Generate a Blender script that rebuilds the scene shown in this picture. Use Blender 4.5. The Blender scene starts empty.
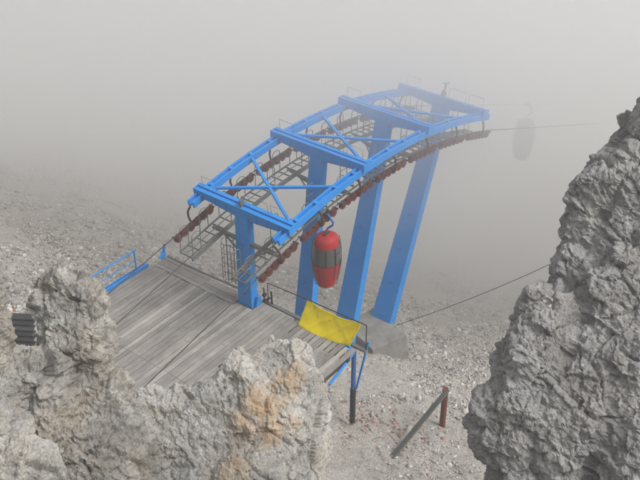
import bpy, math, random
import numpy as np
from mathutils import Vector, Matrix
random.seed(7); rng = np.random.default_rng(11)
scene = bpy.context.scene
R = math.radians
# ------------------------------------------------------------ camera
CAM = np.array([-21.714, -20.093, 22.659])
FH = np.array([0.79222, 0.61024]); PITCH = 0.5934; FPX = 1000.0
Fv = np.array([FH[0]*math.cos(PITCH), FH[1]*math.cos(PITCH), -math.sin(PITCH)])
Uv = np.array([FH[0]*math.sin(PITCH), FH[1]*math.sin(PITCH), math.cos(PITCH)])
Tv = np.array([FH[1], -FH[0], 0.0])
cd = bpy.data.cameras.new('camera'); cam = bpy.data.objects.new('camera', cd)
scene.collection.objects.link(cam)
M = Matrix(((Tv[0], Uv[0], -Fv[0]), (Tv[1], Uv[1], -Fv[1]), (Tv[2], Uv[2], -Fv[2])))
cam.matrix_world = Matrix.Translation(Vector(CAM)) @ M.to_4x4()
cd.sensor_width = 36.0; cd.lens = 36.0*FPX/640.0; cd.clip_start = 0.1; cd.clip_end = 2000
scene.camera = cam
def ray(px, py):
    d = Fv + Tv*((px-320)/FPX) + Uv*((240-py)/FPX)
    return d
def at(px, py, depth):            # point on the pixel's ray at a given depth along the view axis
    return CAM + ray(px, py)*depth
# ------------------------------------------------------------ world, sun, exposure
w = bpy.data.worlds.new('World'); scene.world = w; w.use_nodes = True
nt = w.node_tree; nt.nodes.clear()
sky = nt.nodes.new('ShaderNodeTexSky'); sky.sky_type = 'NISHITA'; sky.sun_disc = False
SUN_EL, SUN_AZ = R(50), R(-72)     # azimuth measured from +X towards +Y
sky.sun_elevation = SUN_EL; sky.sun_rotation = R(90)-SUN_AZ
sky.dust_density = 4.0; sky.air_density = 1.0
hs = nt.nodes.new('ShaderNodeHueSaturation'); hs.inputs['Saturation'].default_value = 0.10
bg = nt.nodes.new('ShaderNodeBackground'); bg.inputs['Strength'].default_value = 0.15
wo = nt.nodes.new('ShaderNodeOutputWorld')
nt.links.new(sky.outputs[0], hs.inputs['Color']); nt.links.new(hs.outputs[0], bg.inputs['Color'])
nt.links.new(bg.outputs[0], wo.inputs['Surface'])
sl = bpy.data.lights.new('sun', 'SUN'); sl.energy = 1.1; sl.angle = R(16); sl.color = (1.0, .96, .9)
so = bpy.data.objects.new('sun', sl); scene.collection.objects.link(so)
sd = Vector((math.cos(SUN_EL)*math.cos(SUN_AZ), math.cos(SUN_EL)*math.sin(SUN_AZ), math.sin(SUN_EL)))
so.rotation_euler = sd.to_track_quat('Z', 'Y').to_euler()
so.location = (0, 0, 60)
scene.view_settings.view_transform = 'Standard'; scene.view_settings.look = 'None'
scene.view_settings.gamma = 1.0; scene.view_settings.use_curve_mapping = False
scene.view_settings.exposure = 0.40
scene.cycles.volume_bounces = 24; scene.cycles.max_bounces = 28; scene.cycles.diffuse_bounces = 3; scene.cycles.glossy_bounces = 3
scene.cycles.use_denoising = True

# ------------------------------------------------------------ helpers
COL = scene.collection
def tag(o, label, cat, group=None, kind=None):
    if label: o['label'] = label
    if cat: o['category'] = cat
    if group: o['group'] = group
    if kind: o['kind'] = kind
    return o
def thing(name, label, cat, loc=(0, 0, 0), group=None):
    o = bpy.data.objects.new(name, None); COL.objects.link(o); o.location = loc
    o.empty_display_size = .3
    return tag(o, label, cat, group)
class MB:
    def __init__(s): s.v = []; s.f = []; s.t = []; s.n = 0
    def add(s, vs, fs, tint=0.5):
        n = len(s.v); s.v += [tuple(map(float, p)) for p in vs]; s.f += [tuple(i+n for i in f) for f in fs]
        s.t += [tint]*len(vs)
    def hexa(s, p8, tint=.5):
        s.add(p8, [(0, 3, 2, 1), (4, 5, 6, 7), (0, 1, 5, 4), (1, 2, 6, 5), (2, 3, 7, 6), (3, 0, 4, 7)], tint)
    def box(s, x0, x1, y0, y1, z0, z1, tint=.5):
        s.hexa([(x0, y0, z0), (x1, y0, z0), (x1, y1, z0), (x0, y1, z0), (x0, y0, z1), (x1, y0, z1), (x1, y1, z1), (x0, y1, z1)], tint)
    def bar(s, a, b, wd, ht, up=(0, 0, 1), tint=.5, w2=None, h2=None):
        a = np.array(a, float); b = np.array(b, float); d = b-a; L = np.linalg.norm(d); d /= L
        up = np.array(up, float)
        if abs(d@up) > .98: up = np.array([1., 0, 0])
        sx = np.cross(d, up); sx /= np.linalg.norm(sx); uz = np.cross(sx, d)
        w2 = w2 or wd; h2 = h2 or ht
        P = []
        for c, ww, hh in ((a, wd, ht), (b, w2, h2)):
            for i, j in ((-1, -1), (1, -1), (1, 1), (-1, 1)): P.append(c+sx*i*ww/2+uz*j*hh/2)
        s.hexa(P, tint)
    def tube(s, pts, r, n=8, tint=.5, r2=None, cap=True):
        pts = [np.array(p, float) for p in pts]; m = len(pts); rings = []
        t0 = pts[1]-pts[0]; ref = np.array([0, 0, 1.]) if abs(t0[2])/np.linalg.norm(t0) < .9 else np.array([1., 0, 0])
        for i in range(m):
            t = pts[min(i+1, m-1)]-pts[max(i-1, 0)]; t = t/np.linalg.norm(t)
            sx = np.cross(t, ref)
            if np.linalg.norm(sx) < 1e-3: sx = np.cross(t, np.array([0, 1., 0]))
            sx /= np.linalg.norm(sx); ref = np.cross(sx, t)
            rr = r if r2 is None else r+(r2-r)*i/(m-1)
            rings.append([pts[i]+rr*(sx*math.cos(2*math.pi*k/n)+ref*math.sin(2*math.pi*k/n)) for k in range(n)])
        vs = [p for ring in rings for p in ring]; fs = []
        for i in range(m-1):
            for k in range(n): fs.append((i*n+k, i*n+(k+1) % n, (i+1)*n+(k+1) % n, (i+1)*n+k))
        if cap: fs.append(tuple(range(n))[::-1]); fs.append(tuple((m-1)*n+k for k in range(n)))
        s.add(vs, fs, tint)
    def disc(s, c, ax, r, h, n=14, tint=.5):
        c = np.array(c, float); ax = np.array(ax, float)*h/2
        s.tube([c-ax, c+ax], r, n, tint)
    def lathe(s, prof, n=24, c=(0, 0, 0), sy=1.0, tint=.5, capped=True):
        vs = []; fs = []
        for r_, z in prof:
            for k in range(n):
                a = 2*math.pi*k/n; vs.append((c[0]+r_*math.cos(a), c[1]+r_*sy*math.sin(a), c[2]+z))
        m = len(prof)
        for i in range(m-1):
            for k in range(n): fs.append((i*n+k, i*n+(k+1) % n, (i+1)*n+(k+1) % n, (i+1)*n+k))
        if capped: fs.append(tuple(range(n))[::-1]); fs.append(tuple((m-1)*n+k for k in range(n)))
        s.add(vs, fs, tint)
    def build(s, name, mat, parent=None, smooth=False, org=(0, 0, 0), bevel=0):
        me = bpy.data.meshes.new(name)
        o3 = np.array(org)
        me.from_pydata([tuple(np.array(p)-o3) for p in s.v], [], s.f); me.materials.append(mat)
        at_ = me.attributes.new('tint', 'FLOAT', 'POINT'); at_.data.foreach_set('value', s.t)
        if smooth: 
            me.shade_smooth()
            me.set_sharp_from_angle(angle=R(40))
        o = bpy.data.objects.new(name, me); COL.objects.link(o)
        if parent: o.parent = parent
        elif any(org): o.location = org
        if bevel:
            b = o.modifiers.new('bevel', 'BEVEL'); b.width = bevel; b.segments = 1; b.limit_method = 'ANGLE'
        return o
def mesh_np(name, V, Fc, mat, smooth=True, attrs=None, k=4):
    me = bpy.data.meshes.new(name); V = np.asarray(V, np.float32); Fc = np.asarray(Fc, np.int32)
    me.vertices.add(len(V)); me.vertices.foreach_set('co', V.ravel())
    me.loops.add(Fc.size); me.loops.foreach_set('vertex_index', Fc.ravel())
    me.polygons.add(len(Fc)); me.polygons.foreach_set('loop_start', np.arange(0, Fc.size, k, dtype=np.int32))
    me.update(calc_edges=True); me.validate()
    for n_, a in (attrs or {}).items():
        t = me.attributes.new(n_, 'FLOAT', 'POINT'); t.data.foreach_set('value', np.asarray(a, np.float32))
    if smooth: me.shade_smooth()
    me.materials.append(mat)
    o = bpy.data.objects.new(name, me); COL.objects.link(o)
    return o
# numpy noise
def h3(i, j, k, s):
    n = (i.astype(np.int64)*73856093 ^ j.astype(np.int64)*19349663 ^ k.astype(np.int64)*83492791 ^ (s*2654435761)) & 0xFFFFFFFF
    n = ((n ^ (n >> 13))*1274126177) & 0xFFFFFFFF; n = ((n ^ (n >> 16))*2246822519) & 0xFFFFFFFF; n ^= n >> 13
    return (n & 0xFFFFFF)/float(0x1000000)
def vnoise(P, s=0):
    I = np.floor(P).astype(np.int64); f = P-I; f = f*f*(3-2*f); r = 0
    for a in (0, 1):
        for b in (0, 1):
            for c in (0, 1):
                r = r+h3(I[:, 0]+a, I[:, 1]+b, I[:, 2]+c, s)*(f[:, 0] if a else 1-f[:, 0])*(f[:, 1] if b else 1-f[:, 1])*(f[:, 2] if c else 1-f[:, 2])
    return r*2-1
def fbm(P, o=4, s=0, g=.5):
    a = 1; t = 0
    for i in range(o): t = t+a*vnoise(P*(2.03**i)+i*17.3, s+i); a *= g
    return t
def voro(P, s=0):                 # distance to the nearest and second cell, and the nearest cell's point and id
    I = np.floor(P).astype(np.int64); d1 = np.full(len(P), 9.); d2 = d1.copy(); C = np.zeros_like(P); idn = np.zeros(len(P))
    for a in (-1, 0, 1):
        for b in (-1, 0, 1):
            for c in (-1, 0, 1):
                i, j, k = I[:, 0]+a, I[:, 1]+b, I[:, 2]+c
                q = np.stack([i+h3(i, j, k, s), j+h3(i, j, k, s+1), k+h3(i, j, k, s+2)], 1)
                d = np.linalg.norm(q-P, axis=1); m = d < d1
                d2 = np.where(m, d1, np.minimum(d2, d)); d1 = np.where(m, d, d1); C[m] = q[m]; idn = np.where(m, h3(i, j, k, s+5), idn)
    return d1, d2, C, idn
def chips(P, s=0):                # every cell a tilted facet
    d1, d2, C, idn = voro(P, s); Ci = np.floor(C*1000).astype(np.int64)
    g = np.stack([h3(Ci[:, 0], Ci[:, 1], Ci[:, 2], s+7+q)*2-1 for q in range(3)], 1)
    return np.sum(g*(P-C), 1)+(idn-.5)*.32, d2-d1
# ------------------------------------------------------------ materials
def mat(name):
    m = bpy.data.materials.new(name); m.use_nodes = True; t = m.node_tree; t.nodes.clear()
    o = t.nodes.new('ShaderNodeOutputMaterial'); b = t.nodes.new('ShaderNodeBsdfPrincipled'); t.links.new(b.outputs[0], o.inputs[0])
    return m, t, b
def N(t, kind, **kw):
    n = t.nodes.new('ShaderNode'+kind)
    for k, v in kw.items():
        if k.startswith('i_'): n.inputs[k[2:].replace('_', ' ')].default_value = v
        else: setattr(n, k, v)
    return n
def ramp(t, src, stops):
    r = t.nodes.new('ShaderNodeValToRGB'); e = r.color_ramp.elements
    while len(e) < len(stops): e.new(.5)
    for q, (p, c) in zip(e, stops): q.position = p; q.color = (*c, 1)
    t.links.new(src, r.inputs[0]); return r.outputs[0]
def mixc(t, fac, a, b, mode='MIX'):
    m = t.nodes.new('ShaderNodeMix'); m.data_type = 'RGBA'; m.blend_type = mode
    for i, q in ((0, fac), (6, a), (7, b)):
        if isinstance(q, (int, float)): m.inputs[i].default_value = q
        elif isinstance(q, tuple): m.inputs[i].default_value = (*q, 1)
        else: t.links.new(q, m.inputs[i])
    return m.outputs[2]
def coords(t, sc=(1, 1, 1), geo=False):
    tc = N(t, 'NewGeometry').outputs['Position'] if geo else N(t, 'TexCoord').outputs['Object']
    mp = N(t, 'Mapping'); mp.inputs['Scale'].default_value = sc; t.links.new(tc, mp.inputs[0]); return mp.outputs[0]
def noise(t, co, scale, detail=6, rough=.6, dist=0):
    n = N(t, 'TexNoise'); n.inputs['Scale'].default_value = scale; n.inputs['Detail'].default_value = detail
    n.inputs['Roughness'].default_value = rough; n.inputs['Distortion'].default_value = dist; t.links.new(co, n.inputs['Vector']); return n.outputs[0]
def bump(t, b, h, strength, dist, prev=None):
    n = N(t, 'Bump'); n.inputs['Strength'].default_value = strength; n.inputs['Distance'].default_value = dist
    t.links.new(h, n.inputs['Height'])
    if prev is not None: t.links.new(prev, n.inputs['Normal'])
    t.links.new(n.outputs[0], b.inputs['Normal']); return n.outputs[0]

def paint(name, col, worn, rough=.45, amount=.35, rust=None):
    m, t, b = mat(name); co = coords(t, geo=True)
    f = ramp(t, noise(t, co, 2.2, 8, .7), [(.42, (0, 0, 0)), (.75, (1, 1, 1))])
    mm = N(t, 'Math', operation='MULTIPLY'); t.links.new(f, mm.inputs[0]); mm.inputs[1].default_value = amount
    c = mixc(t, mm.outputs[0], col, worn)
    st = ramp(t, noise(t, coords(t, (9, 9, .8), True), 1.5, 6, .7), [(.55, (0, 0, 0)), (.72, (1, 1, 1))])
    m2 = N(t, 'Math', operation='MULTIPLY'); t.links.new(st, m2.inputs[0]); m2.inputs[1].default_value = .55
    c = mixc(t, m2.outputs[0], c, tuple(x*.55+.03 for x in col))
    if rust:
        rr = ramp(t, noise(t, co, 5.5, 9, .75), [(.68, (0, 0, 0)), (.72, (.8, .8, .8))]); c = mixc(t, rr, c, rust)
    t.links.new(c, b.inputs['Base Color']); b.inputs['Roughness'].default_value = rough; b.inputs['Specular IOR Level'].default_value = .25
    bump(t, b, noise(t, co, 30, 4, .6), .15, .01)
    return m
BLUE = paint('blue_paint', (.010, .225, .64), (.05, .28, .62), .5, .4, (.10, .07, .06))
BLUE_DARK = paint('blue_paint_weathered', (.035, .12, .40), (.08, .2, .42), .55, .5)
GREY = paint('galvanised_steel', (.13, .135, .13), (.2, .2, .19), .5, .5)
BLACK = paint('black_steel', (.02, .02, .022), (.06, .055, .05), .5, .5)
REDW = paint('red_sheave_paint', (.13, .030, .026), (.08, .045, .04), .6, .6)
DARKRED = paint('dark_red_steel', (.055, .03, .027), (.06, .045, .04), .65, .6)
CABRED = paint('red_cabin_paint', (.34, .012, .018), (.28, .03, .035), .55, .5)
POSTRED = paint('rusty_red_post', (.14, .035, .02), (.13, .07, .045), .75, .7)
ROPE = paint('steel_rope', (.05, .045, .042), (.08, .07, .065), .6, .4)
FOG_GREY = paint('fog_grey_cabin_paint', (.07, .055, .055), (.09, .08, .08), .6, .5)  # far cabin's red greyed in the colour itself, painting in the fog's wash-out
def glassy():
    m, t, b = mat('dark_cabin_glazing'); b.inputs['Base Color'].default_value = (.075, .078, .078, 1); b.inputs['Roughness'].default_value = .35
    return m
GLASS = glassy()
def wood(name, lo, mid, hi, axis=0):
    m, t, b = mat(name)
    sc = (.7, 9, 9) if axis == 0 else (9, .7, 9)
    co = coords(t, sc, True)
    a = N(t, 'Attribute', attribute_name='tint')
    g = noise(t, co, 3.0, 8, .65, .4)
    base = ramp(t, a.outputs['Fac'], [(0, lo), (.55, mid), (1, hi)])
    gr = ramp(t, g, [(.3, (.62, .6, .58)), (.7, (1.12, 1.11, 1.1))])
    c = mixc(t, 1.0, base, gr, 'MULTIPLY')
    wet = ramp(t, noise(t, coords(t, geo=True), .8, 6, .6), [(.35, (.72, .72, .73)), (.65, (1.05, 1.04, 1.03))])
    c = mixc(t, 1.0, c, wet, 'MULTIPLY')
    t.links.new(c, b.inputs['Base Color']); b.inputs['Roughness'].default_value = .8
    bump(t, b, g, .5, .01)
    return m
WOOD = wood('weathered_planks', (.20, .193, .18), (.31, .298, .28), (.44, .425, .40))
WOODY = wood('weathered_cross_boards', (.18, .17, .16), (.26, .25, .235), (.34, .33, .31), 1)
WOODDK = wood('dark_wet_boards', (.018, .019, .021), (.03, .031, .034), (.05, .05, .052), 1)
WOODBR = wood('brown_timber', (.06, .045, .038), (.085, .065, .055), (.11, .09, .08), 1)
def yellow():
    m, t, b = mat('yellow_padding'); co = coords(t, geo=True)
    g = ramp(t, noise(t, co, 2.6, 7, .7), [(.585, (0, 0, 0)), (.66, (.8, .8, .8))])
    c = mixc(t, g, (.95, .755, .004), (.17, .13, .03))
    t.links.new(c, b.inputs['Base Color']); b.inputs['Roughness'].default_value = .75; b.inputs['Specular IOR Level'].default_value = .15
    bump(t, b, noise(t, co, 5, 5, .6), .3, .02); return m
YELLOW = yellow()
def concrete():
    m, t, b = mat('concrete'); co = coords(t, geo=True)
    c = ramp(t, noise(t, co, 1.6, 9, .7), [(.3, (.14, .135, .125)), (.7, (.27, .262, .245))])
    t.links.new(c, b.inputs['Base Color']); b.inputs['Roughness'].default_value = .9; bump(t, b, noise(t, co, 14, 8, .7), .6, .03); return m
CONC = concrete()
def rockmat(name, dark, mid, lite, warm, stain=None, scl=1.0):
    m, t, b = mat(name); co = coords(t, geo=True)
    n1 = noise(t, co, 1.3*scl, 12, .72, .3)
    c = ramp(t, n1, [(.28, dark), (.5, mid), (.72, lite)])
    n2 = ramp(t, noise(t, co, .9*scl, 8, .6), [(.45, (0, 0, 0)), (.7, (1, 1, 1))])
    c = mixc(t, n2, c, warm, 'MULTIPLY')
    sp = ramp(t, noise(t, co, 22*scl, 6, .8), [(.33, (.38, .37, .36)), (.48, (.95, .95, .95)), (.68, (1.4, 1.4, 1.38))])
    c = mixc(t, .85, c, sp, 'MULTIPLY')
    if stain:                     # iron stain with a shape of its own, round points of the rock
        acc = None
        for P, r_ in stain:
            d = N(t, 'VectorMath', operation='DISTANCE'); t.links.new(N(t, 'NewGeometry').outputs['Position'], d.inputs[0]); d.inputs[1].default_value = tuple(P)
            mr = N(t, 'MapRange'); t.links.new(d.outputs['Value'], mr.inputs[0]); mr.inputs[1].default_value = r_*1.5; mr.inputs[2].default_value = r_*.2; mr.inputs[3].default_value = 0; mr.inputs[4].default_value = 1
            if acc is None: acc = mr.outputs[0]
            else:
                mx = N(t, 'Math', operation='MAXIMUM'); t.links.new(acc, mx.inputs[0]); t.links.new(mr.outputs[0], mx.inputs[1]); acc = mx.outputs[0]
        ad = N(t, 'Math', operation='MULTIPLY'); t.links.new(acc, ad.inputs[0]); t.links.new(ramp(t, noise(t, co, 3.6, 12, .8, .8), [(.38, (0, 0, 0)), (.49, (1, 1, 1))]), ad.inputs[1])
        oc = ramp(t, noise(t, co, 4.0, 8, .7), [(.3, (.20, .11, .055)), (.43, (.50, .26, .08)), (.55, (.58, .39, .18)), (.68, (.56, .49, .38))])
        c = mixc(t, ad.outputs[0], c, oc)
    t.links.new(c, b.inputs['Base Color']); b.inputs['Roughness'].default_value = .95
    bump(t, b, noise(t, co, 14*scl, 10, .8), .7, .04)
    return m
def groundmat():
    m, t, b = mat('scree_ground'); co = coords(t, geo=True)
    c = ramp(t, noise(t, co, .16, 8, .6), [(.35, (.36, .335, .305)), (.6, (.45, .425, .39))])
    v = N(t, 'TexVoronoi'); v.inputs['Scale'].default_value = 13; v.inputs['Randomness'].default_value = 1; t.links.new(co, v.inputs['Vector'])
    vs = ramp(t, v.outputs['Color'], [(0, (.72, .71, .70)), (.6, (1, 1, 1)), (1, (1.3, 1.29, 1.27))])
    c = mixc(t, .8, c, vs, 'MULTIPLY')
    c = mixc(t, .8, c, ramp(t, noise(t, co, 5, 9, .8), [(.3, (.7, .69, .68)), (.7, (1.2, 1.2, 1.2))]), 'MULTIPLY')
    t.links.new(c, b.inputs['Base Color']); b.inputs['Roughness'].default_value = .95
    b1 = bump(t, b, v.outputs['Distance'], .7, .07)
    bump(t, b, noise(t, co, 6, 9, .75), .8, .1, b1)
    return m
GROUND = groundmat()
def stonemat():
    m, t, b = mat('scree_stones'); co = coords(t, geo=True)
    a = N(t, 'Attribute', attribute_name='tint'); rd = N(t, 'Attribute', attribute_name='red')
    c = ramp(t, a.outputs['Fac'], [(0, (.19, .175, .16)), (.3, (.33, .31, .285)), (.75, (.46, .435, .40)), (1, (.60, .58, .55))])
    c = mixc(t, rd.outputs['Fac'], c, (.30, .12, .075))
    c = mixc(t, .7, c, ramp(t, noise(t, co, 12, 6, .7), [(.3, (.7, .7, .7)), (.7, (1.15, 1.15, 1.15))]), 'MULTIPLY')
    t.links.new(c, b.inputs['Base Color']); b.inputs['Roughness'].default_value = .95; return m
STONE = stonemat()
def volmat(name, col, dens, aniso=.0):
    m = bpy.data.materials.new(name); m.use_nodes = True; t = m.node_tree; t.nodes.clear()
    o = t.nodes.new('ShaderNodeOutputMaterial'); v = t.nodes.new('ShaderNodeVolumePrincipled')
    v.inputs['Color'].default_value = (*col, 1); v.inputs['Density'].default_value = dens; v.inputs['Anisotropy'].default_value = aniso
    t.links.new(v.outputs[0], o.inputs['Volume']); return m

# ------------------------------------------------------------ ground
def slope_z(x, y):
    z = -3.1-.49*x
    z = np.where(x > 60, -3.1-.49*60-.2*(x-60), z)
    return z
def terrain(x, y):
    x = np.asarray(x, float); y = np.asarray(y, float)
    base = slope_z(x, y)
    base = base+.03*np.clip(y-12, 0, 60)
    d = (x-CAM[0])*FH[0]+(y-CAM[1])*FH[1]; l = (x-CAM[0])*FH[1]-(y-CAM[1])*FH[0]
    cliff = 20.9-1.3*np.clip(d, -2, 60)-.0*l
    cliff = np.where(d < .4, 20.9-.52+.1*np.clip(-d, 0, 30), cliff)
    k = 1.6; m = np.maximum(base, cliff); z = m+k*np.log(np.exp((base-m)/k)+np.exp((cliff-m)/k))*.5
    P = np.stack([x.ravel(), y.ravel(), np.zeros(x.size)], 1)
    n = (fbm(P*.12, 3, 3)*.5+fbm(P*.7, 3, 9)*.13).reshape(x.shape)
    near = np.clip(np.hypot(x-CAM[0], y-CAM[1])/8, 0, 1)
    return z+n*near
def axis(c, lo, hi, n, dense):
    u_ = np.linspace(-1, 1, n); s = np.sign(u_)*(np.abs(u_)*dense+(np.abs(u_)**4)*1.0)
    s = s/np.abs(s).max(); return np.where(s < 0, c+s*(c-lo), c+s*(hi-c))
gx = axis(2, -120, 300, 520, .12); gy = axis(0, -220, 220, 520, .12)
GX, GY = np.meshgrid(gx, gy, indexing='ij'); GZ = terrain(GX, GY)
P = np.stack([GX.ravel(), GY.ravel(), GZ.ravel()*0], 1)
fine = np.hypot(GX-2, GY) < 60
c1, _ = chips(P*1.6, 4); c2, _ = chips(P*4, 40)
GZ = GZ+(c1*.08+c2*.05).reshape(GZ.shape)*fine
nx, ny = GX.shape
idx = np.arange(nx*ny).reshape(nx, ny)
Fq = np.stack([idx[:-1, :-1], idx[1:, :-1], idx[1:, 1:], idx[:-1, 1:]], -1).reshape(-1, 4)
g = mesh_np('ground', np.stack([GX, GY, GZ], -1).reshape(-1, 3), Fq, GROUND, smooth=True)
g['kind'] = 'structure'

# ------------------------------------------------------------ the tower (x along the rope, y across it)
FR = [(0.0, 4.24, 0.0), (4.32, 4.72, .129), (8.69, 4.43, .263), (13.23, 3.32, .417)]
bp = np.polyfit([-.5, 0, 4.32, 8.69, 13.23], [4.0, 4.05, 4.52, 4.20, 3.08], 3)
beam_z = lambda x: float(np.polyval(bp, x))
beam_s = lambda x: (beam_z(x+.05)-beam_z(x-.05))/.1
rope_z = lambda x: (beam_z(x)-.84 if -1.3 <= x <= 14.2 else (beam_z(-1.3)-.84+.185*(x+1.3)-.004*(x+1.3)**2*0 if x < 0 else beam_z(14.2)-.84-.385*(x-14.2)))
TW = thing('cableway_tower', 'bright blue steel arch tower of four leaning pillars carrying the cableway over the slope', 'cable car tower', (0, 0, 0))
for i, (cx, cz, ln) in enumerate(FR):
    base_z = float(slope_z(np.array([cx-ln*(cz+8)]), 0)[0])-.3
    if i == 0: base_z = -3.6
    T_ = cz-.30-base_z; wt, wb, dt, db = [(.58, .74, .30, .38), (.60, .86, .32, .42), (.66, .98, .34, .46), (.74, 1.04, .36, .50)][i]
    m = MB(); n = 14
    top = np.array([cx, 0, cz-.30]); ax = np.array([-ln, 0, -1.0])
    xd = np.array([1, 0, -ln]); xd /= np.linalg.norm(xd)
    def ring(t, gw=0.):
        c = top+ax*T_*t; ww = (wt+(wb-wt)*t)/2+gw; dd = (dt+(db-dt)*t)/2+gw
        return [c-xd*dd-np.array([0, ww, 0]), c+xd*dd-np.array([0, ww, 0]), c+xd*dd+np.array([0, ww, 0]), c-xd*dd+np.array([0, ww, 0])]
    m.hexa(ring(0)[::1]+ring(1)) if False else m.hexa(ring(1)+ring(0))
    # corner flanges standing proud of the panel faces, and weld seams
    for k in range(1, n):
        m.hexa(ring(k/n+.0012, .006)+ring(k/n-.0012, .006))
    pil = m.build('pillar', BLUE_DARK if False else BLUE, TW)
    for k in range(1, n):             # small step cleats up the face, one welded piece each
        if k % 2: continue
        t = (k+.35)/n; c = (ring(t)[0]+ring(t)[3])/2
        r = MB(); r.bar(c+np.array([-.03, -.11, 0]), c+np.array([-.03, .11, 0]), .06, .02); r.build('step_cleat', BLUE_DARK, pil)
    # crossbeam: two tapering webs with a groove between, deeper over the pillar
    m = MB(); th = math.atan(beam_s(cx)); hx = .19
    xs = np.array([math.cos(th), 0, math.sin(th)]); zs = np.array([-math.sin(th), 0, math.cos(th)])
    c0 = np.array([cx, 0, cz])
    def pt(a, y, z): return c0+xs*a+zs*z+np.array([0, y, 0])
    for s_ in (-1, 1):
        y0, y1 = .0, 2.2
        for q0, q1, za, zb in ((0, .45, -.50, -.47), (.45, 2.2, -.47, -.27)):
            a_, b_ = sorted((s_*q0, s_*q1)); zA, zB = (za, zb) if s_ > 0 else (zb, za)
            for xa, xb, tp in ((-hx, -.045, 0), (.045, hx, 0), (-.045, .045, -.07)):
                m.hexa([pt(xa, a_, zA), pt(xb, a_, zA), pt(xb, b_, zB), pt(xa, b_, zB), pt(xa, a_, tp), pt(xb, a_, tp), pt(xb, b_, tp), pt(xa, b_, tp)])
        e = 2.2*s_; m.hexa([pt(-hx-.02, e-.012, -.30), pt(hx+.02, e-.012, -.30), pt(hx+.02, e+.012, -.30), pt(-hx-.02, e+.012, -.30), pt(-hx-.02, e-.012, .015), pt(hx+.02, e-.012, .015), pt(hx+.02, e+.012, .015), pt(-hx-.02, e+.012, .015)])
        for yq in (.7, 1.2, 1.7):
            y_ = yq*s_; zz = -.47+(yq-.45)/1.75*.2
            m.hexa([pt(-hx-.03, y_-.008, zz+.01), pt(-hx, y_-.008, zz+.01), pt(-hx, y_+.008, zz+.01), pt(-hx-.03, y_+.008, zz+.01), pt(-hx-.03, y_-.008, -.01), pt(-hx, y_-.008, -.01), pt(-hx, y_+.008, -.01), pt(-hx-.03, y_+.008, -.01)])
        m.hexa([pt(-hx-.03, min(0, 2.2*s_)+.03, -.002), pt(hx+.03, min(0, 2.2*s_)+.03, -.002), pt(hx+.03, max(0, 2.2*s_)-.03, -.002), pt(-hx-.03, max(0, 2.2*s_)-.03, -.002)]+
               [pt(-hx-.03, min(0, 2.2*s_)+.03, -.025), pt(hx+.03, min(0, 2.2*s_)+.03, -.025), pt(hx+.03, max(0, 2.2*s_)-.03, -.025), pt(-hx-.03, max(0, 2.2*s_)-.03, -.025)]) if False else None
    cb = m.build('crossbeam', BLUE, TW)
    # wire guard hoops on the beam ends, and a small inspection rail
    for ya, yb in ((1.35, 2.0), (-.2, -1.05), (-1.2, -1.9)):
        hp = MB(); hp.tube([pt(.12, ya, 0), pt(.12, ya, .42), pt(.12, yb, .42), pt(.12, yb, 0)], .008, 6)
        hp.build('wire_hoop', GREY, cb)
    if i == 0 or i == 3:
        eq = MB(); eq.disc(pt(.0, .05 if i == 0 else -.05, .1), (0, 1, 0), .13, .07); eq.bar(pt(-.1, 0, 0), pt(-.1, 0, .3), .06, .06); eq.bar(pt(.1, .15, 0), pt(.16, .15, .22), .05, .05)
        if i == 3: eq.bar(pt(0, .0, 0), pt(0, .0, .6), .06, .06); eq.bar(pt(-.3, 0, .6), pt(.3, 0, .6), .05, .05)
        eq.build('sensor', GREY, cb)
for sy in (1, -1):
    y = 1.97*sy; m = MB(); xs_ = np.linspace(-.62, 13.75, 60)
    for a, b in zip(xs_[:-1], xs_[1:]):
        A = np.array([a, 0, beam_z(a)]); B = np.array([b, 0, beam_z(b)])
        sl_a, sl_b = beam_s(a), beam_s(b)
        na = np.array([-sl_a, 0, 1])/math.hypot(1, sl_a); nb = np.array([-sl_b, 0, 1])/math.hypot(1, sl_b)
        for y0, y1, z0, z1 in ((-.15, -.075, -.26, 0), (.075, .15, -.26, 0), (-.075, .075, -.16, -.12)):
            P8 = [A+na*z0+[0, y+y0, 0], B+nb*z0+[0, y+y0, 0], B+nb*z0+[0, y+y1, 0], A+na*z0+[0, y+y1, 0],
                  A+na*z1+[0, y+y0, 0], B+nb*z1+[0, y+y0, 0], B+nb*z1+[0, y+y1, 0], A+na*z1+[0, y+y1, 0]]
            m.hexa(P8)
    lb = m.build('longitudinal_beam', BLUE, TW)
    for q in np.arange(.5, 13.6, 1.1):
        sp = MB(); sp.bar((q-.07, y, beam_z(q-.07)-.006), (q+.07, y, beam_z(q+.07)-.006), .304, .028)
        sp.build('splice_plate', BLUE, lb)
# diagonal bracing in the plane of the two long beams
def brc(xa, ya, xb, yb):
    m = MB(); a = np.array([xa, ya, beam_z(xa)-.10]); b = np.array([xb, yb, beam_z(xb)-.10]); m.bar(a, b, .10, .09); return m
for x0, x1 in ((0, 4.32), (4.32, 8.69), (8.69, 13.23)):
    L_ = x1-x0
    brc(x0+.45, 1.82, x0+L_*.64, -1.82).build('diagonal_brace', BLUE, TW)
    m = brc(x0+L_*.60, 1.82, x0+.35, -1.82); m.v = [(a, b, c-.003) for a, b, c in m.v]
    m.build('diagonal_brace', BLUE, TW)
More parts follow.
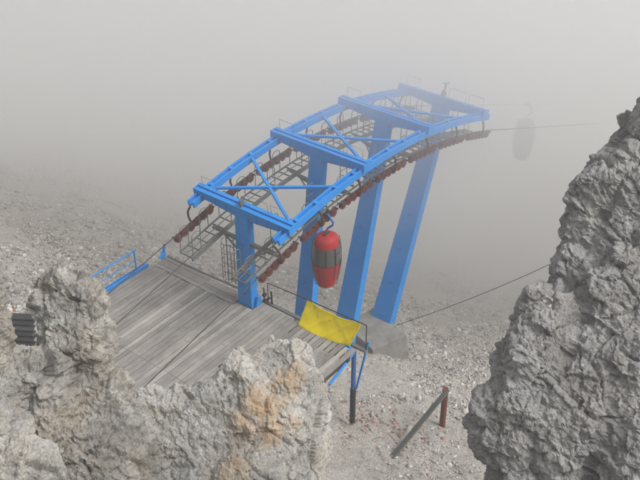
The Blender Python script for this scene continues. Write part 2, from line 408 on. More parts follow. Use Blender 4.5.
# pairs of catwalks
def cw_z(x): return rope_z(x)-.30
for sy in (1, -1):
    yi, yo = .92*sy, 1.52*sy; m = MB(); xs_ = np.linspace(-1.75, 13.9, 30)
    for a, b in zip(xs_[:-1], xs_[1:]):
        for y in (yi, yo): m.bar((a, y, cw_z(a)), (b, y, cw_z(b)), .045, .06)
        m.bar((a, yi-.0, cw_z(a)-.10), (b, yi-.0, cw_z(b)-.10), .08, .10)
    k = 0
    x = -1.75
    while x < 13.9:
        m.bar((x, yi, cw_z(x)), (x, yo, cw_z(x)), .035, .045); x += .42
    for a, b in zip(xs_[:-1], xs_[1:]): m.bar((a, (yi+yo)/2, cw_z(a)+.03), (b, (yi+yo)/2, cw_z(b)+.03), .03, .02)
    cw = m.build('catwalk', GREY, TW)
    x = -1.7; k = 0
    while x < 13.4:
        for yy in ((yo,) if k % 2 else (yo, yi)):
            h_ = .95; w_ = .42; z = cw_z(x)
            pts = [(x, yy, z)]+[(x+w_/2-w_/2*math.cos(a), yy, z+h_-.12+.12*math.sin(a)) for a in np.linspace(0, math.pi, 7)]+[(x+w_, yy, cw_z(x+w_))]
            h = MB(); h.tube(pts, .016, 6); h.tube([(x, yy, z+.5), (x+w_, yy, z+.5)], .012, 5); h.build('railing_hoop', GREY, cw)
        x += 1.02; k += 1
    for cx, cz, ln in FR:
        z = cw_z(cx)-.22; px_ = cx-ln*(cz-z)
        b = MB(); b.bar((px_, .28*sy, z), (cx, 1.55*sy, z+.02), .14, .14, w2=.08, h2=.08); b.bar((px_-.02, .30*sy, z-.5), (cx, 1.0*sy, z-.06), .05, .05); b.build('bracket_arm', GREY, cw)
# caged ladder beside the first pillar
m = MB(); lx, ly = -.32, .44
for s_ in (-.17, .17): m.bar((lx, ly+s_, .9), (lx, ly+s_, 3.1), .03, .03)
z = 1.0
while z < 3.0: m.bar((lx, ly-.17, z), (lx, ly+.17, z), .02, .02); z += .3
lad = m.build('ladder', GREY, TW)
m = MB()
for z in (1.15, 1.55, 1.95, 2.35, 2.75):
    m.tube([(lx-.33*math.sin(a), ly-.30*math.cos(a), z) for a in np.linspace(0, math.pi, 10)], .013, 5)
for a in (.8, 1.57, 2.3): m.bar((lx-.33*math.sin(a), ly-.30*math.cos(a), 1.15), (lx-.33*math.sin(a), ly-.30*math.cos(a), 2.75), .02, .012)
m.build('safety_cage', GREY, lad)
# sheave trains under both ropes (six wheels each)
def train_proto():
    m = MB()
    for s_ in (-.085, .085):
        pts = np.linspace(-.95, .95, 13)
        for a, b in ((-.95, -.6), (-.6, .6), (.6, .95)):
            za = .07 if abs(a) < .9 else .045; zb = .07 if abs(b) < .9 else .045
            m.hexa([(a, s_-.009, -.0), (b, s_-.009, -.0), (b, s_+.009, -.0), (a, s_+.009, -.0), (a, s_-.009, za), (b, s_-.009, zb), (b, s_+.009, zb), (a, s_+.009, za)])
    m.box(-.5, .5, -.04, .04, .0, .05)
    t = m.build('sheave_train', DARKRED, TW)
    for k in range(6):
        wv = MB(); x = -.85+k*.34
        wv.disc((0, 0, 0), (0, 1, 0), .168, .10, 18); wv.disc((0, 0, 0), (0, 1, 0), .10, .15, 14); wv.disc((0, 0, 0), (0, 1, 0), .045, .22, 8)
        o = wv.build('sheave', REDW, t, smooth=False); o.location = (x, 0, 0)
    a = MB()
    a.tube([(0, 0, -.02), (.0, .15, .06), (.0, .20, .25), (.0, .17, .50), (.02, .08, .68), (.04, .0, .80)], .04, 8)
    a.box(-.09, .09, -.05, .05, -.09, -.0)
    a.build('hanger_arm', DARKRED, t)
    for x in (-1.0, 1.0):
        h = MB(); h.bar((x, -.12, .10), (x, .12, .10), .05, .05); h.bar((x, 0, .1), (x*.93, 0, -.05), .04, .04)
        h.build('rope_catcher', BLACK, t)
    return t
tp = train_proto(); first = True
for sy in (1, -1):
    for k in range(7):
        x = -.52+k*2.26; s_ = beam_s(x); a = math.atan(s_)
        if first: t = tp; first = False
        else:
            t = tp.copy(); COL.objects.link(t)
            for ch in list(tp.children):
                c = ch.copy(); COL.objects.link(c); c.parent = t
        t.parent = TW; t.location = (x, 1.97*sy, rope_z(x)-.185); t.rotation_euler = (0, -a, math.pi if sy < 0 else 0)
        if sy < 0: t.rotation_euler = (0, a, math.pi)
# ------------------------------------------------------------ ropes
def cable(name, pts, r, mt, label, cat, group=None):
    m = MB(); m.tube(pts, r, 6); o = m.build(name, mt, None, smooth=True); return tag(o, label, cat, group)
for sy, xl, lab in ((-1, -11.0, 'steel haul rope on the red-cabin side running over the sheaves and across the plank platform'), (1, -13.0, 'steel haul rope on the far side of the tower passing beside the blue handrail')):
    xs_ = np.concatenate([np.linspace(xl, -1.5, 10), np.linspace(-1.2, 14.2, 50), np.linspace(15.5, 75, 40)])
    pts = []
    for x in xs_:
        z = rope_z(x)
        if x > 14.2: q = (x-14.2)/60; z = z-0.0*q
        pts.append((x, 1.97*sy, z))
    cable('haul_rope', pts, .019, ROPE, lab, 'steel rope', 'haul ropes of the cableway')
cable('signal_cable', [(-12, 1.0, .62), (-6, 1.0, 1.75), (-1.7, 1.0, 2.62), (-.35, .95, 2.9)], .017, ROPE, 'thin dark cable running from the catwalk end down over the planks', 'cable')
ge = at(700, 185, 44)
cable('guy_cable', [tuple(ge+(np.array([9.2, -.75, -6.6])-ge)*q-np.array([0, 0, 1.2])*q*(1-q)*2) for q in np.linspace(0, 1, 12)], .017, ROPE, 'thin stay cable slanting from the foot of the last pillar to the right', 'cable')
# ------------------------------------------------------------ cabins
def cabin(x, y, label, scale=1.0, CABRED=None):
    zr = rope_z(x)
    t = thing('gondola_cabin', label, 'gondola cabin', (x, y, zr), 'cabins hanging from the haul ropes'); t.scale = (scale,)*3
    # two-person standing cabin: barrel body 0.98 m across and 2 m tall, hanging on a bent hanger
    zt = -.82
    prof = [(.30, -2.06), (.33, -2.04), (.37, -1.80), (.44, -1.40), (.485, -1.08)]
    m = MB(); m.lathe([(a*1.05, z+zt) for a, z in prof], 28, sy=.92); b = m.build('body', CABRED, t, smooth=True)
    m = MB(); m.lathe([(.505, -1.08+zt), (.51, -.85+zt), (.495, -.55+zt), (.465, -.38+zt)], 28, sy=.92, capped=False); m.build('window_band', GLASS, t, smooth=True)
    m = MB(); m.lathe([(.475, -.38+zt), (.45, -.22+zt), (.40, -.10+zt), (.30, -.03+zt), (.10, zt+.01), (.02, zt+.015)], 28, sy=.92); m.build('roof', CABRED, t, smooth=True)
    for k in range(4):
        a = R((112, 146, -34, -68)[k]); fr = MB()
        pts = [(( r_+.03)*math.cos(a), (r_+.03)*.92*math.sin(a), z+zt) for r_, z in ((.44, -.15), (.49, -.38), (.535, -.7), (.535, -1.05), (.49, -1.4), (.41, -1.8), (.36, -2.02))]
        fr.tube(pts, .018, 6); fr.build('frame_tube', GREY, t)
    m = MB()
    for aa in (R(-142), R(-100), R(-180)):
        m.tube([(.512*math.cos(aa), .512*.92*math.sin(aa), -1.06+zt), (.518*math.cos(aa), .518*.92*math.sin(aa), -.8+zt), (.478*math.cos(aa), .478*.92*math.sin(aa), -.40+zt)], .014, 5)
    m.tube([(.512*math.cos(q), .512*.92*math.sin(q), -1.07+zt) for q in np.linspace(0, 2*math.pi, 29)], .012, 5)
    m.build('window_frame', BLACK, b)
    m = MB()
    for a0 in (-.2, .75):
        m.tube([((r_+.012)*1.02*math.sin(a0)*1.0-0, -(r_+.012)*.95*math.cos(a0), z+zt) for r_, z in ((.47, -.38), (.515, -.8), (.505, -1.08), (.40, -1.75))], .010, 5)
    m.tube([(-.22, -.48, -.62+zt), (.22, -.48, -.62+zt)], .010, 5)
    m.build('door_frame', BLACK, b)
    m = MB(); m.tube([(0, 0, zt), (0, 0, zt+.10), (.02, -.02, zt+.22), (.05, -.22, zt+.42), (.05, -.24, zt+.52), (0, -.12, zt+.74), (0, 0, .02)], .036, 8)
    m.build('hanger', BLUE_DARK, t, smooth=True)
    m = MB(); m.box(-.16, .16, -.05, .05, -.03, .06); m.bar((-.1, 0, .05), (.1, 0, .12), .06, .06); m.build('rope_grip', BLACK, t)
    m = MB(); m.bar((-.15, -.0, zt+.02), (.15, 0, zt+.02), .08, .05); m.build('roof_clamp', DARKRED, t)
    return t
cabin(2.2, -1.97, 'red cabin with a dark window band hanging between the second and third pillars', 1.06, CABRED)
cabin(26.3, 1.97, 'distant cabin, a pale ghost in the thick fog right of the tower', 1.2, FOG_GREY)

# ------------------------------------------------------------ plank platform
PL = thing('wooden_platform', 'weathered grey plank platform at the foot of the first pillar', 'platform', (-3, 0, 0))
O = (-3, 0, 0)
m = MB(); y = -4.78
while y < 4.55:
    wd = random.choice((.15, .17, .19, .20)); gap = random.uniform(.010, .032)
    tint = min(1, max(0, random.gauss(.5, .17)))
    if random.random() < .08: tint = .95
    xe = .26+random.uniform(-.03, .03) if y < -.55 else -.47+random.uniform(-.02, .03)
    zz = random.uniform(-.006, .006)
    if y < -2.4: gap *= 2.2; xe += random.uniform(-.16, .04)
    near_pillar = -.42 < y+wd/2 < .42
    if near_pillar: xe = -.26
    js = [-4.62]
    if random.random() < .3: js.append(random.uniform(-3.4, -1.4))
    xs2 = [-6.15+random.uniform(0, .05)]+js+[xe]
    for a, b in zip(xs2[:-1], xs2[1:]):
        m.hexa([(a+.012, y, -.045+zz), (b, y, -.045+zz), (b, y+wd, -.045+zz), (a+.012, y+wd, -.045+zz), (a+.012, y, zz+random.uniform(-.004, .004)), (b, y, zz), (b, y+wd, zz), (a+.012, y+wd, zz+random.uniform(-.004, .004))], min(1, max(0, tint+random.uniform(-.12, .12))))
    y += wd+gap
m.build('plank_floor', WOOD, PL, org=O)
m = MB()
for k in range(4):
    x = -.42+k*.175
    for y0, y1 in ((.40, 2.1), (2.12, 4.5)) : m.box(x, x+.165, y0, y1, -.05, random.uniform(-.01, .004)-.004, random.uniform(.2, .8))
m.build('cross_board', WOODY, PL, org=O)
m = MB()
for x in (-6.22, -4.62, -3.1, -1.6, -.2): m.box(x, x+.12, -4.75, 4.5, -.30, -.065, .5)
for y in (-4.6, -1.6, 1.6, 4.3): m.box(-6.2, .1, y, y+.14, -.48, -.31, .4)
m.build('joist', WOODBR, PL, org=O)
m = MB()
m.tube([(.42, 4.6, -.12), (.42, 2.5, -.06), (.44, .5, .02)], .045, 8); m.tube([(.42, -.4, -.03), (.44, -5.05, -.08)], .055, 8); m.tube([(.62, -.2, -.16), (.62, -5.0, -.2)], .05, 8)
m.build('edge_tube', GREY, PL, org=O, smooth=True)
def posts(z0, z1, pts, r):
    for x, y in pts:
        m = MB(); m.tube([(x, y, z0), (x, y, z1)], r, 10); p = m.build('support_post', BLUE_DARK, PL, org=O, smooth=True)
        m = MB(); m.tube([(x, y, z0), (x, y, (z0+z1)/2-.1)], r+.022, 10); m.build('sleeve', BLACK, p, org=O, smooth=True)
posts(-3.6, -.1, ((.33, -4.62),), .085)
for x, y in ((.2, 4.2), (.1, 0.9), (-5.8, 4.2), (-5.8, 0), (-5.8, -4.3), (-2.6, -4.6)):
    zt = float(terrain(np.array([x]), np.array([y]))[0]); 
    if zt < -.5:
        m = MB(); m.bar((x, y, zt-.3), (x, y, -.45), .14, .14); m.build('timber_post', WOODBR, PL, org=O)
m = MB(); m.tube([(.25, -4.66, -.2), (-1.2, -4.70, -.62)], .055, 8); m.build('strut', BLUE, PL, org=O)
m = MB(); m.bar((.62, -5.02, .25), (.35, -4.75, -1.9), .06, .06); m.build('strut', BLUE, PL, org=O)
# blue kerb beam and handrail on the left edge
m = MB(); m.box(-4.6, -.62, 4.60, 4.66, -.10, .12); m.box(-4.6, -.62, 4.68, 4.80, -.12, -.06); m.box(-4.6, -.62, 4.80, 4.84, -.12, .06); m.build('kerb_beam', BLUE, PL, org=O)
m = MB()
m.tube([(-1.15, 4.72, -.05), (-1.15, 4.72, .98)], .03, 8); m.tube([(-5.2, 4.72, .96), (-1.05, 4.72, .96)], .032, 8); m.tube([(-5.2, 4.72, .50), (-1.15, 4.72, .50)], .018, 8)
m.tube([(-4.9, 4.72, -.05), (-4.9, 4.72, .96)], .03, 8)
m.build('handrail', BLUE, PL, org=O, smooth=True)
m = MB(); m.bar((.12, 4.5, -.05), (.32, 4.75, .10), .20, .05); m.bar((.30, 4.7, .05), (.42, 4.72, .42), .09, .05); m.bar((.0, 4.62, .02), (.3, 4.62, .06), .12, .03); m.build('corner_bracket', BLUE, PL, org=O)
# black exit rail behind the pillar, dark lever gear
m = MB(); m.tube([(.42, -.62, .0), (.42, -.62, .92), (.46, -2.3, .98), (.50, -5.0, 1.04)], .02, 6); m.tube([(.50, -5.0, 1.04), (.50, -5.0, -.1)], .022, 6)
m.build('exit_rail', BLACK, PL, org=O)
m = MB(); m.bar((.40, -.46, .1), (.62, -.25, .42), .06, .06); m.bar((.45, -.78, .0), (.40, -.80, .62), .07, .03); m.disc((.5, -.38, .22), (0, 1, 0), .09, .08); m.bar((.30, -.42, .04), (.55, -.62, .16), .07, .05); m.build('switch_gear', BLACK, PL, org=O)
m = MB(); m.hexa([(-.05, -.46, 0), (.25, -.46, 0), (.25, -.38, 0), (-.05, -.38, 0), (.05, -.46, .40), (.2, -.46, .40), (.2, -.38, .40), (.05, -.38, .40)]); m.build('base_lug', BLUE, PL, org=O)
# small clutter on the floor
m = MB(); m.bar((-3.35, -1.6, .02), (-2.4, -1.55, .02), .035, .03); o = m.build('iron_bar', BLACK); tag(o, 'short dark iron bar lying on the planks above the pale rock', 'iron bar')
# ------------------------------------------------------------ yellow mat
def ymat():
    nu, nv = 34, 18; V = []; T = .05
    c = [np.array(p) for p in ((.10, -2.30, -.02), (.30, -4.46, -.02), (.52, -4.78, 1.02), (.50, -2.44, .98))]
    for side in (0, 1):
        for i in range(nu):
            for j in range(nv):
                a, b = i/(nu-1), j/(nv-1)
                p = (c[0]*(1-a)+c[1]*a)*(1-b)+(c[3]*(1-a)+c[2]*a)*b
                sag = math.sin(math.pi*b)*.11*(1+.35*math.sin(a*7))+.018*math.sin(a*15+b*7)+.012*math.sin(b*11-a*5)
                p = p+np.array([-.9, 0, -.4])*(-sag)*.7+np.array([0, 0, -.05])*math.sin(math.pi*a)*b+np.array([-.9, 0, .35])*(T*(1-side)-0)
                p = p+np.array([-.10, 0, -.04])*math.sin(a*math.pi)*(1-b)+np.array([-.02, 0, -.11])*math.sin(a*math.pi)*b
                cr = (a*1.9-b*.8) % .62-.31; p = p+np.array([-.9, 0, .4])*.035*math.exp(-(cr/.05)**2)+np.array([-.9, 0, .4])*.03*math.exp(-(((a+b*.5-1.02)/.03)**2))
                V.append(p)
    F_ = []; n = nu*nv
    q = lambda s, i, j: s*n+i*nv+j
    for i in range(nu-1):
        for j in range(nv-1):
            F_.append((q(0, i, j), q(0, i, j+1), q(0, i+1, j+1), q(0, i+1, j))); F_.append((q(1, i, j), q(1, i+1, j), q(1, i+1, j+1), q(1, i, j+1)))
    for i in range(nu-1):
        for j in (0, nv-1): F_.append((q(0, i, j), q(0, i+1, j), q(1, i+1, j), q(1, i, j)))
    for j in range(nv-1):
        for i in (0, nu-1): F_.append((q(0, i, j), q(1, i, j), q(1, i, j+1), q(0, i, j+1)))
    o = mesh_np('safety_mat', V, F_, YELLOW)
    return tag(o, 'grimy yellow safety mat tied to the exit rail at the platform edge', 'safety mat')
ymat()
# ------------------------------------------------------------ concrete footing
m = MB(); P0 = np.array([9.05, -.3, -7.55])
def rb(c, ux, L_, W_, H_):
    ux = np.array(ux, float); ux /= np.linalg.norm(ux); uy = np.array([-ux[1], ux[0], 0])
    return [np.array(c)+ux*a*L_/2+uy*b*W_/2+np.array([0, 0, z]) for z in (-1.6, 0) for a, b in ((-1, -1), (1, -1), (1, 1), (-1, 1))]
p8 = [(x, y, z) for z, q in ((-9.2, .25), (-6.5, 0)) for x, y in ((7.0-q, -.95-q), (8.85+q, -1.55-q), (9.55+q, .75+q), (7.75-q, 1.25+q))]
m.hexa(p8)
o = m.build('concrete_footing', CONC, bevel=.03); tag(o, 'chipped pale concrete footing under the last leaning pillar', 'footing')
# ------------------------------------------------------------ red post and leaning board
def hit(px, py):
    r = ray(px, py); lo = None
    for t in np.arange(20, 90, .1):
        p = CAM+r*t
        if p[2] < float(terrain(p[:1], p[1:2])[0]): return p, t
pb, dp = hit(442, 427)
m = MB(); m.tube([pb-[0, 0, .4], pb+[0, 0, 2.05]], .12, 12); o = m.build('steel_post', POSTRED, smooth=True); tag(o, 'short rusty red steel post standing in the rubble', 'post')
a = pb+np.array([-.12, -.14, 2.12]); b, _ = hit(391, 458); b = b-np.array([0, 0, .03])
BOARD = wood('old_grey_board', (.05, .055, .05), (.085, .09, .082), (.13, .13, .12))
m = MB(); m.bar(a, b, .06, .24, up=(.2, -.9, .35)); o = m.build('leaning_board', BOARD, bevel=.01); tag(o, 'dark grey board leaning against the red post', 'board')
# ------------------------------------------------------------ dark boards at the left
m = MB(); A = at(2, 313, 36.5); 
for k in range(7):
    a = at(-4, 315.5+k*5.2, 36.3-k*.12); b = at(34, 317.5+k*5.4, 36.1-k*.12)
    m.bar(a, b, .325, .05, up=(0, 0, 1), tint=random.random())
for q in (4, 26):
    m.bar(at(q, 318, 36.6), at(q, 350, 35.6), .10, .12, up=(0, 0, 1))
o = m.build('dark_boardwalk', WOODDK); tag(o, 'dark wet board ramp seen between the left rocks', 'boardwalk')

# ------------------------------------------------------------ rocks
def blob(bm_v, bm_f, c, rx, ry, rz, rot, seed, sq=2.6):
    # ellipsoid made angular: superellipsoid in camera-aligned axes, rotated in the picture plane by rot
    nu, nv = 44, 30; base = len(bm_v); vs = []
    for j in range(nv+1):
        ph = -math.pi/2+math.pi*j/nv
        for i in range(nu):
            th = 2*math.pi*i/nu; d = np.array([math.cos(ph)*math.cos(th), math.sin(ph), math.cos(ph)*math.sin(th)])
            r_ = 1/(abs(d[0])**sq+abs(d[1])**sq+abs(d[2])**sq)**(1/sq); vs.append(d*r_)
    V = np.array(vs); V /= np.linalg.norm(V, axis=1)[:, None]
    rg = np.random.default_rng(seed*13+1); nk = rg.normal(size=(26, 3)); nk /= np.linalg.norm(nk, axis=1)[:, None]; hk = rg.uniform(.90, 1.12, 26)
    dd = V@nk.T; rr = np.where(dd > .05, hk/np.maximum(dd, .05), 9).min(1); V = V*np.minimum(rr, 1.22)[:, None]
    V = V*np.array([rx, ry, rz]); cr, sr = math.cos(rot), math.sin(rot)
    X = V[:, 0]*cr-V[:, 1]*sr; Y = V[:, 0]*sr+V[:, 1]*cr
    W = np.array(c)+np.outer(X, Tv)+np.outer(Y, Uv)+np.outer(V[:, 2], Fv)
    bm_v.extend(W.tolist())
    for j in range(nv):
        for i in range(nu):
            bm_f.append((base+j*nu+i, base+j*nu+(i+1) % nu, base+(j+1)*nu+(i+1) % nu, base+(j+1)*nu+i))
ROT = np.array(Matrix.Rotation(.5, 3, 'X')@Matrix.Rotation(.35, 3, 'Y'))
def rock(name, lumps, roots, voxel, mt, label, seed, amp=1.0, cell=.55):
    V = []; F_ = []
    for k, (px, py, rx, ry, rot, D, tf) in enumerate(lumps):
        s_ = D/FPX; blob(V, F_, at(px, py, D), rx*s_, ry*s_, tf*min(rx, ry)*s_, R(rot), seed+k)
    for k, (c, r_, hh) in enumerate(roots):
        n0 = len(V); blob(V, F_, (0, 0, 0), 1, 1, 1, 0, seed+50+k)
        for q in range(n0, len(V)): V[q] = [c[0]+V[q][0]*r_, c[1]+V[q][1]*r_, c[2]+V[q][2]*hh]
    me = bpy.data.meshes.new('tmp'); me.from_pydata(V, [], F_); me.update()
    o = bpy.data.objects.new('tmp', me); COL.objects.link(o)
    md = o.modifiers.new('r', 'REMESH'); md.mode = 'VOXEL'; md.voxel_size = voxel
    sm = o.modifiers.new('s', 'SMOOTH'); sm.iterations = 2; sm.factor = .5
    dg = bpy.context.evaluated_depsgraph_get(); ev = o.evaluated_get(dg); me2 = bpy.data.meshes.new_from_object(ev)
    bpy.data.objects.remove(o); bpy.data.meshes.remove(me)
    n = len(me2.vertices); co = np.empty(n*3, np.float32); me2.vertices.foreach_get('co', co); co = co.reshape(-1, 3).astype(float)
    no = np.empty(n*3, np.float32); me2.vertices.foreach_get('normal', no); no = no.reshape(-1, 3)
    W = co+np.stack([fbm(co*1.1/cell+3, 3, seed), fbm(co*1.1/cell+40, 3, seed+1), fbm(co*1.1/cell+80, 3, seed+2)], 1)*.08*cell
    a1, e1 = chips(W/cell*np.array([1, 1, 1.7])@ROT, seed); a2, e2 = chips(W@ROT/(cell*.42)*np.array([1, 1, 1.6]), seed+31); a3, e3 = chips(W/(cell*.17), seed+63)
    d = cell*(.30*a1-.09*np.exp(-e1*22)+.17*a2-.03*np.exp(-e2*20)+.09*a3)
    a0, e0 = chips(W/(cell*2.4), seed+90); d = d+cell*(.50*a0-.20*np.exp(-e0*30))
    d = d+cell*.12*fbm(W/cell*.45, 3, seed+5)+cell*.06*fbm(W/cell*5, 3, seed+8)
    co = co+no*(d*amp)[:, None]+np.stack([vnoise(co/voxel*.55, seed+q) for q in (70, 71, 72)], 1)*.38*voxel
    E_ = np.empty(len(me2.edges)*2, np.int32); me2.edges.foreach_get('vertices', E_); E_ = E_.reshape(-1, 2)
    acc = np.zeros_like(co); cnt = np.zeros(n)
    for a_, b_ in ((0, 1), (1, 0)):
        for q in range(3): acc[:, q] += np.bincount(E_[:, a_], weights=co[E_[:, b_], q], minlength=n)
        cnt += np.bincount(E_[:, a_], minlength=n)
    co = co*.78+.22*acc/np.maximum(cnt, 1)[:, None]
    me2.vertices.foreach_set('co', co.astype(np.float32).ravel()); me2.update()
    me2.shade_flat()
    me2.materials.clear(); me2.materials.append(mt); me2.name = name
    ob = bpy.data.objects.new(name, me2); COL.objects.link(ob)
    return tag(ob, label, 'rock', 'rock outcrops in the foreground')
RK_R = rockmat('grey_limestone', (.17, .167, .165), (.33, .325, .32), (.52, .515, .51), (.96, .92, .88), None, 1.6)
RK_L = rockmat('beige_limestone', (.17, .165, .155), (.31, .30, .28), (.52, .51, .485), (.95, .87, .76), None, 1.0)
st = [(at(262, 405, 23.6), .55), (at(285, 380, 23.8), .55), (at(293, 360, 24), .35), (at(245, 425, 23.3), .6), (at(232, 460, 23), .5), (at(300, 420, 23.6), .4), (at(270, 430, 23.6), .4)]
RK_C = rockmat('stained_limestone', (.22, .213, .20), (.41, .40, .38), (.62, .61, .585), (.95, .87, .76), st, .9)
rock('rock_outcrop', [
    (285, 425, 44, 74, 6, 25.0, .9), (298, 372, 17, 28, 12, 25.0, 1.0), (312, 425, 17, 50, 4, 25, 1.0), (262, 432, 50, 72, 24, 25.0, .8), (225, 452, 66, 74, 34, 25.0, .7), (266, 380, 28, 32, 0, 25.1, .9), (250, 392, 24, 32, 0, 25.1, .9), (180, 452, 62, 60, 14, 25.2, .7),
    (152, 432, 26, 46, 14, 25.3, .8), (204, 410, 22, 24, 0, 25.4, .9), (250, 500, 84, 64, 0, 24.8, .8), (243, 478, 42, 32, 10, 23.9, .7), (170, 510, 74, 64, 0, 24.9, .8), (288, 505, 40, 62, 0, 24.7, .8),
    (240, 560, 100, 80, 0, 25, .8)],
    [((-9.6, -8.2, 1.2), 1.5, 3.4), ((-9.2, -6.6, -.4), 1.9, 3.0)], .045, RK_C,
    'pale grey rock crag with an orange rust stain, bottom centre below the platform', 3, .50, .50)
rock('rock_outcrop', [
    (68, 301, 30, 35, 0, 21, .9), (88, 318, 20, 32, -10, 20.8, 1), (87, 350, 30, 38, 0, 20.8, .9), (66, 340, 28, 38, 0, 21, .9), (60, 385, 58, 40, 0, 21, .8), (95, 420, 40, 44, 0, 20.8, .8),
    (35, 400, 48, 48, 0, 20.4, .8), (120, 455, 34, 36, 0, 21.2, .8), (70, 470, 90, 60, 0, 20.6, .8), (60, 560, 110, 80, 0, 20.6, .8)],
    [(at(70, 560, 21)+np.array([.8, .8, -1.5]), 2.6, 3.5)], .042, RK_L,
    'beige craggy pinnacle on the left, overlapping the platform corner', 17, .75, .48)
rock('rock_outcrop', [
    (-15, 306, 23, 42, 0, 19.5, 1), (-15, 350, 23, 44, 0, 19.5, 1), (-4, 388, 22, 36, 0, 19.5, 1), (-20, 440, 40, 70, 0, 19.5, 1)], [(at(-30, 520, 20), 1.6, 2.6)], .04, RK_L,
    'narrow brownish rock column cut by the left picture edge', 29, .7, .4)
rock('rock_outcrop', [
    (22, 475, 42, 36, 0, 16.5, .9), (-10, 480, 50, 40, 0, 16.5, .9), (20, 540, 70, 50, 0, 16.5, .9)], [(at(0, 600, 17), 1.2, 2.0)], .035, RK_C,
    'low grey boulder in the bottom left corner', 41, .7, .34)
rock('rock_outcrop', [
    (700, 330, 140, 240, -6, 14.3, .8), (630, 215, 50, 85, -12, 14.0, 1), (604, 200, 32, 42, 0, 13.9, 1), (588, 222, 23, 30, 0, 13.8, 1), (588, 282, 38, 38, 0, 13.8, 1), (620, 320, 50, 70, 0, 13.6, 1),
    (556, 330, 42, 46, 20, 13.6, 1), (535, 372, 40, 46, 10, 13.5, 1), (520, 425, 50, 52, 0, 13.5, 1), (575, 420, 52, 90, -10, 13.3, 1), (640, 440, 70, 120, 0, 13.0, .8), (550, 500, 60, 60, 0, 13.5, 1), (600, 570, 110, 90, 0, 13.5, .9)],
    [(at(640, 640, 14), 1.6, 2.6), (at(600, 760, 14.5), 1.6, 2.6)], .024, RK_R,
    'large dark grey rock face filling the right side of the view', 53, .62, .36)

# one bigger boulder far up the slope on the left
V_ = []; F_ = []; bp_, _ = hit(4, 172); blob(V_, F_, bp_+[0, 0, .15], .38, .30, .35, .3, 5, 2.2)
o = mesh_np('boulder', V_, F_, CONC, smooth=False); tag(o, 'small brown boulder on the scree at the left picture edge', 'boulder')
# ------------------------------------------------------------ scree stones
def stones():
    t = (1+5**.5)/2
    ico = np.array([(-1, t, 0), (1, t, 0), (-1, -t, 0), (1, -t, 0), (0, -1, t), (0, 1, t), (0, -1, -t), (0, 1, -t), (t, 0, -1), (t, 0, 1), (-t, 0, -1), (-t, 0, 1)])/math.hypot(1, t)
    fc = np.array([(0, 11, 5), (0, 5, 1), (0, 1, 7), (0, 7, 10), (0, 10, 11), (1, 5, 9), (5, 11, 4), (11, 10, 2), (10, 7, 6), (7, 1, 8), (3, 9, 4), (3, 4, 2), (3, 2, 6), (3, 6, 8), (3, 8, 9), (4, 9, 5), (2, 4, 11), (6, 2, 10), (8, 6, 7), (9, 8, 1)])
    n = 230000
    # positions: mostly on the visible slope right of and beyond the platform
    d = 17+rng.random(n)**.75*48; ang = rng.uniform(-.37, .37, n)
    x = CAM[0]+d*(FH[0]*np.cos(ang)+FH[1]*np.sin(ang)); y = CAM[1]+d*(FH[1]*np.cos(ang)-FH[0]*np.sin(ang))
    keep = (fbm(np.stack([x*.35, y*.35, x*0], 1), 3, 77) > -.35-.3*rng.random(n)) & ~((x > -6.3) & (x < .4) & (y > -4.8) & (y < 4.9) & (d > 0) & False)
    keep &= ~((fbm(np.stack([x*.1, y*.1, x*0], 1), 2, 5) > .35) & (rng.random(n) > .4))
    x, y = x[keep], y[keep]; n = len(x); z = terrain(x, y)
    s = .021*np.exp(rng.normal(0, .55, n)); s = np.clip(s*1.45, .016, .24)
    dist = np.hypot(x-CAM[0], y-CAM[1]); s = s*np.clip(dist/36, .8, 1.1)
    # extra rubble heaps of bigger pale blocks left of the platform
    hx = np.concatenate([rng.normal(-1.5, 2.6, 1500), rng.normal(-4.5, 1.6, 700), rng.normal(6.5, 3.0, 900)]); hy = np.concatenate([rng.normal(6.6, 1.0, 1500), rng.normal(8.4, 1.5, 700), rng.normal(-4.5, 2.2, 900)])
    k = (hy > 5.1) | (hy < -3) ; hx, hy = hx[k], hy[k]
    hs_ = np.clip(.06*np.exp(rng.normal(0, .5, len(hx))), .03, .2)
    x = np.concatenate([x, hx]); y = np.concatenate([y, hy]); z = np.concatenate([z, terrain(hx, hy)]); s = np.concatenate([s, hs_]); n = len(x)
    V = ico[None]*(1+.8*(rng.random((n, 12, 1))-.5)); V = V*rng.uniform(.35, 1.35, (n, 1, 3))*s[:, None, None]
    a = rng.uniform(0, 6.28, n); ca, sa = np.cos(a)[:, None], np.sin(a)[:, None]
    tilt = rng.uniform(-.7, .7, n); ct, st_ = np.cos(tilt)[:, None], np.sin(tilt)[:, None]
    X, Y, Z = V[..., 0], V[..., 1], V[..., 2]*.7
    Y, Z = Y*ct-Z*st_, Y*st_+Z*ct; X, Y = X*ca-Y*sa, X*sa+Y*ca
    W = np.stack([X+x[:, None], Y+y[:, None], Z+(z+s*.15)[:, None]], -1)
    Fc = (fc[None]+(np.arange(n)*12)[:, None, None]).reshape(-1, 3)
    tint = np.clip(rng.normal(.52, .30, n), 0, 1)
    q_ = hit(378, 432)[0]; rc = np.hypot(x-q_[0], y-q_[1]); red = ((rng.random(n) < .9*np.exp(-(rc/1.7)**2)+.006)).astype(float)*.8
    o = mesh_np('scree', W.reshape(-1, 3), Fc, STONE, smooth=False, attrs={'tint': np.repeat(tint, 12), 'red': np.repeat(red, 12)}, k=3)
    tag(o, 'loose pale limestone rubble scattered over the slope', 'rubble', kind='stuff')
stones()

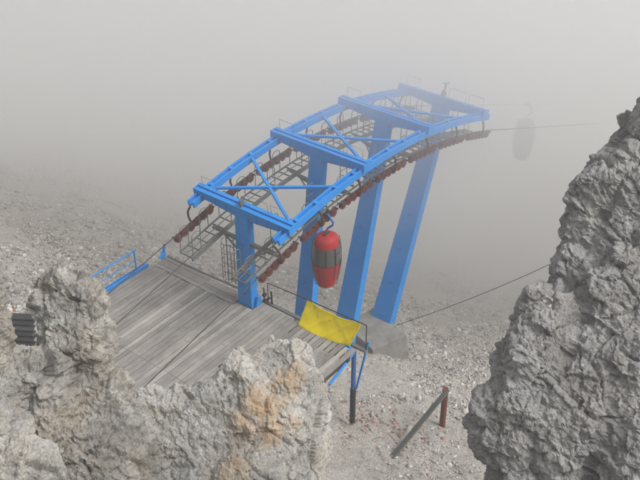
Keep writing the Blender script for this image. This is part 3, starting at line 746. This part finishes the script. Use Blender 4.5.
# ------------------------------------------------------------ haze: thin air everywhere, and the cloud bank that swallows the tower's far end
def box_mesh(name, lo, hi, mt):
    m = MB(); m.box(lo[0], hi[0], lo[1], hi[1], lo[2], hi[2]); return m.build(name, mt)
zmin = float(GZ.min())
hz = box_mesh('haze', (-125, -225, zmin-1), (305, 225, 24.5), volmat('thin_haze', (.97, .975, .98), .0022))
tag(hz, 'thin pale haze filling the air', 'haze', kind='stuff')
def bank(name, off, dens):
    # a blanket of cloud lying on the slope: its front leans towards the viewer as it rises, its top follows the slope down
    nl = 60; Ls = np.linspace(-95+off*.3, 95-off*.3, nl); bot = zmin-.5-off*.01; top = 9.0-off*.45
    zs_ = np.linspace(-26, top, 22); ds_ = [44, 52, 62, 75, 90, 110, 135, 160, 178-off*.3]
    V = []; F_ = []; m = 0
    for l in Ls:
        R_ = [(None, bot)]
        for z in zs_:
            d = (33.4-.74*(z-4.2) if z > 0 else 36.5-.46*z)+.02*l+off+fbm(np.array([[l*.09, z*.12, 3.3]]), 3, 91)[0]*2.0
            R_.append((d, z))
        R_[0] = (R_[1][0]+8, bot)
        for d in ds_: R_.append((d, top-.33*(d-40)+fbm(np.array([[l*.06, d*.06, 9.3]]), 3, 95)[0]*1.5*(1 if d > 50 else .3)))
        R_.append((ds_[-1], bot)); m = len(R_)
        for d, z in R_: V.append(CAM*[1, 1, 0]+np.array([FH[0], FH[1], 0])*d+Tv*l+np.array([0, 0, z]))
    for i in range(nl-1):
        for j in range(m):
            j2 = (j+1) % m; F_.append((i*m+j, (i+1)*m+j, (i+1)*m+j2, i*m+j2))
    F_.append(tuple(range(m))); F_.append(tuple((nl-1)*m+j for j in range(m))[::-1])
    me = bpy.data.meshes.new(name); me.from_pydata([tuple(p) for p in V], [], F_); me.materials.append(volmat('cloud_bank', FOGC, dens, .6))
    o = bpy.data.objects.new(name, me); COL.objects.link(o)
    tag(o, 'dense grey cloud bank drifting over the far end of the tower', 'fog', kind='stuff')
FOGC = (.943, .940, .935)
# the bank thickens inwards: four shells, each of even density
for k, (off, dens) in enumerate(((-2.0, .028), (.2, .034), (2.4, .036), (5.0, .022))): bank('haze.%03d' % (k+1), off, dens)
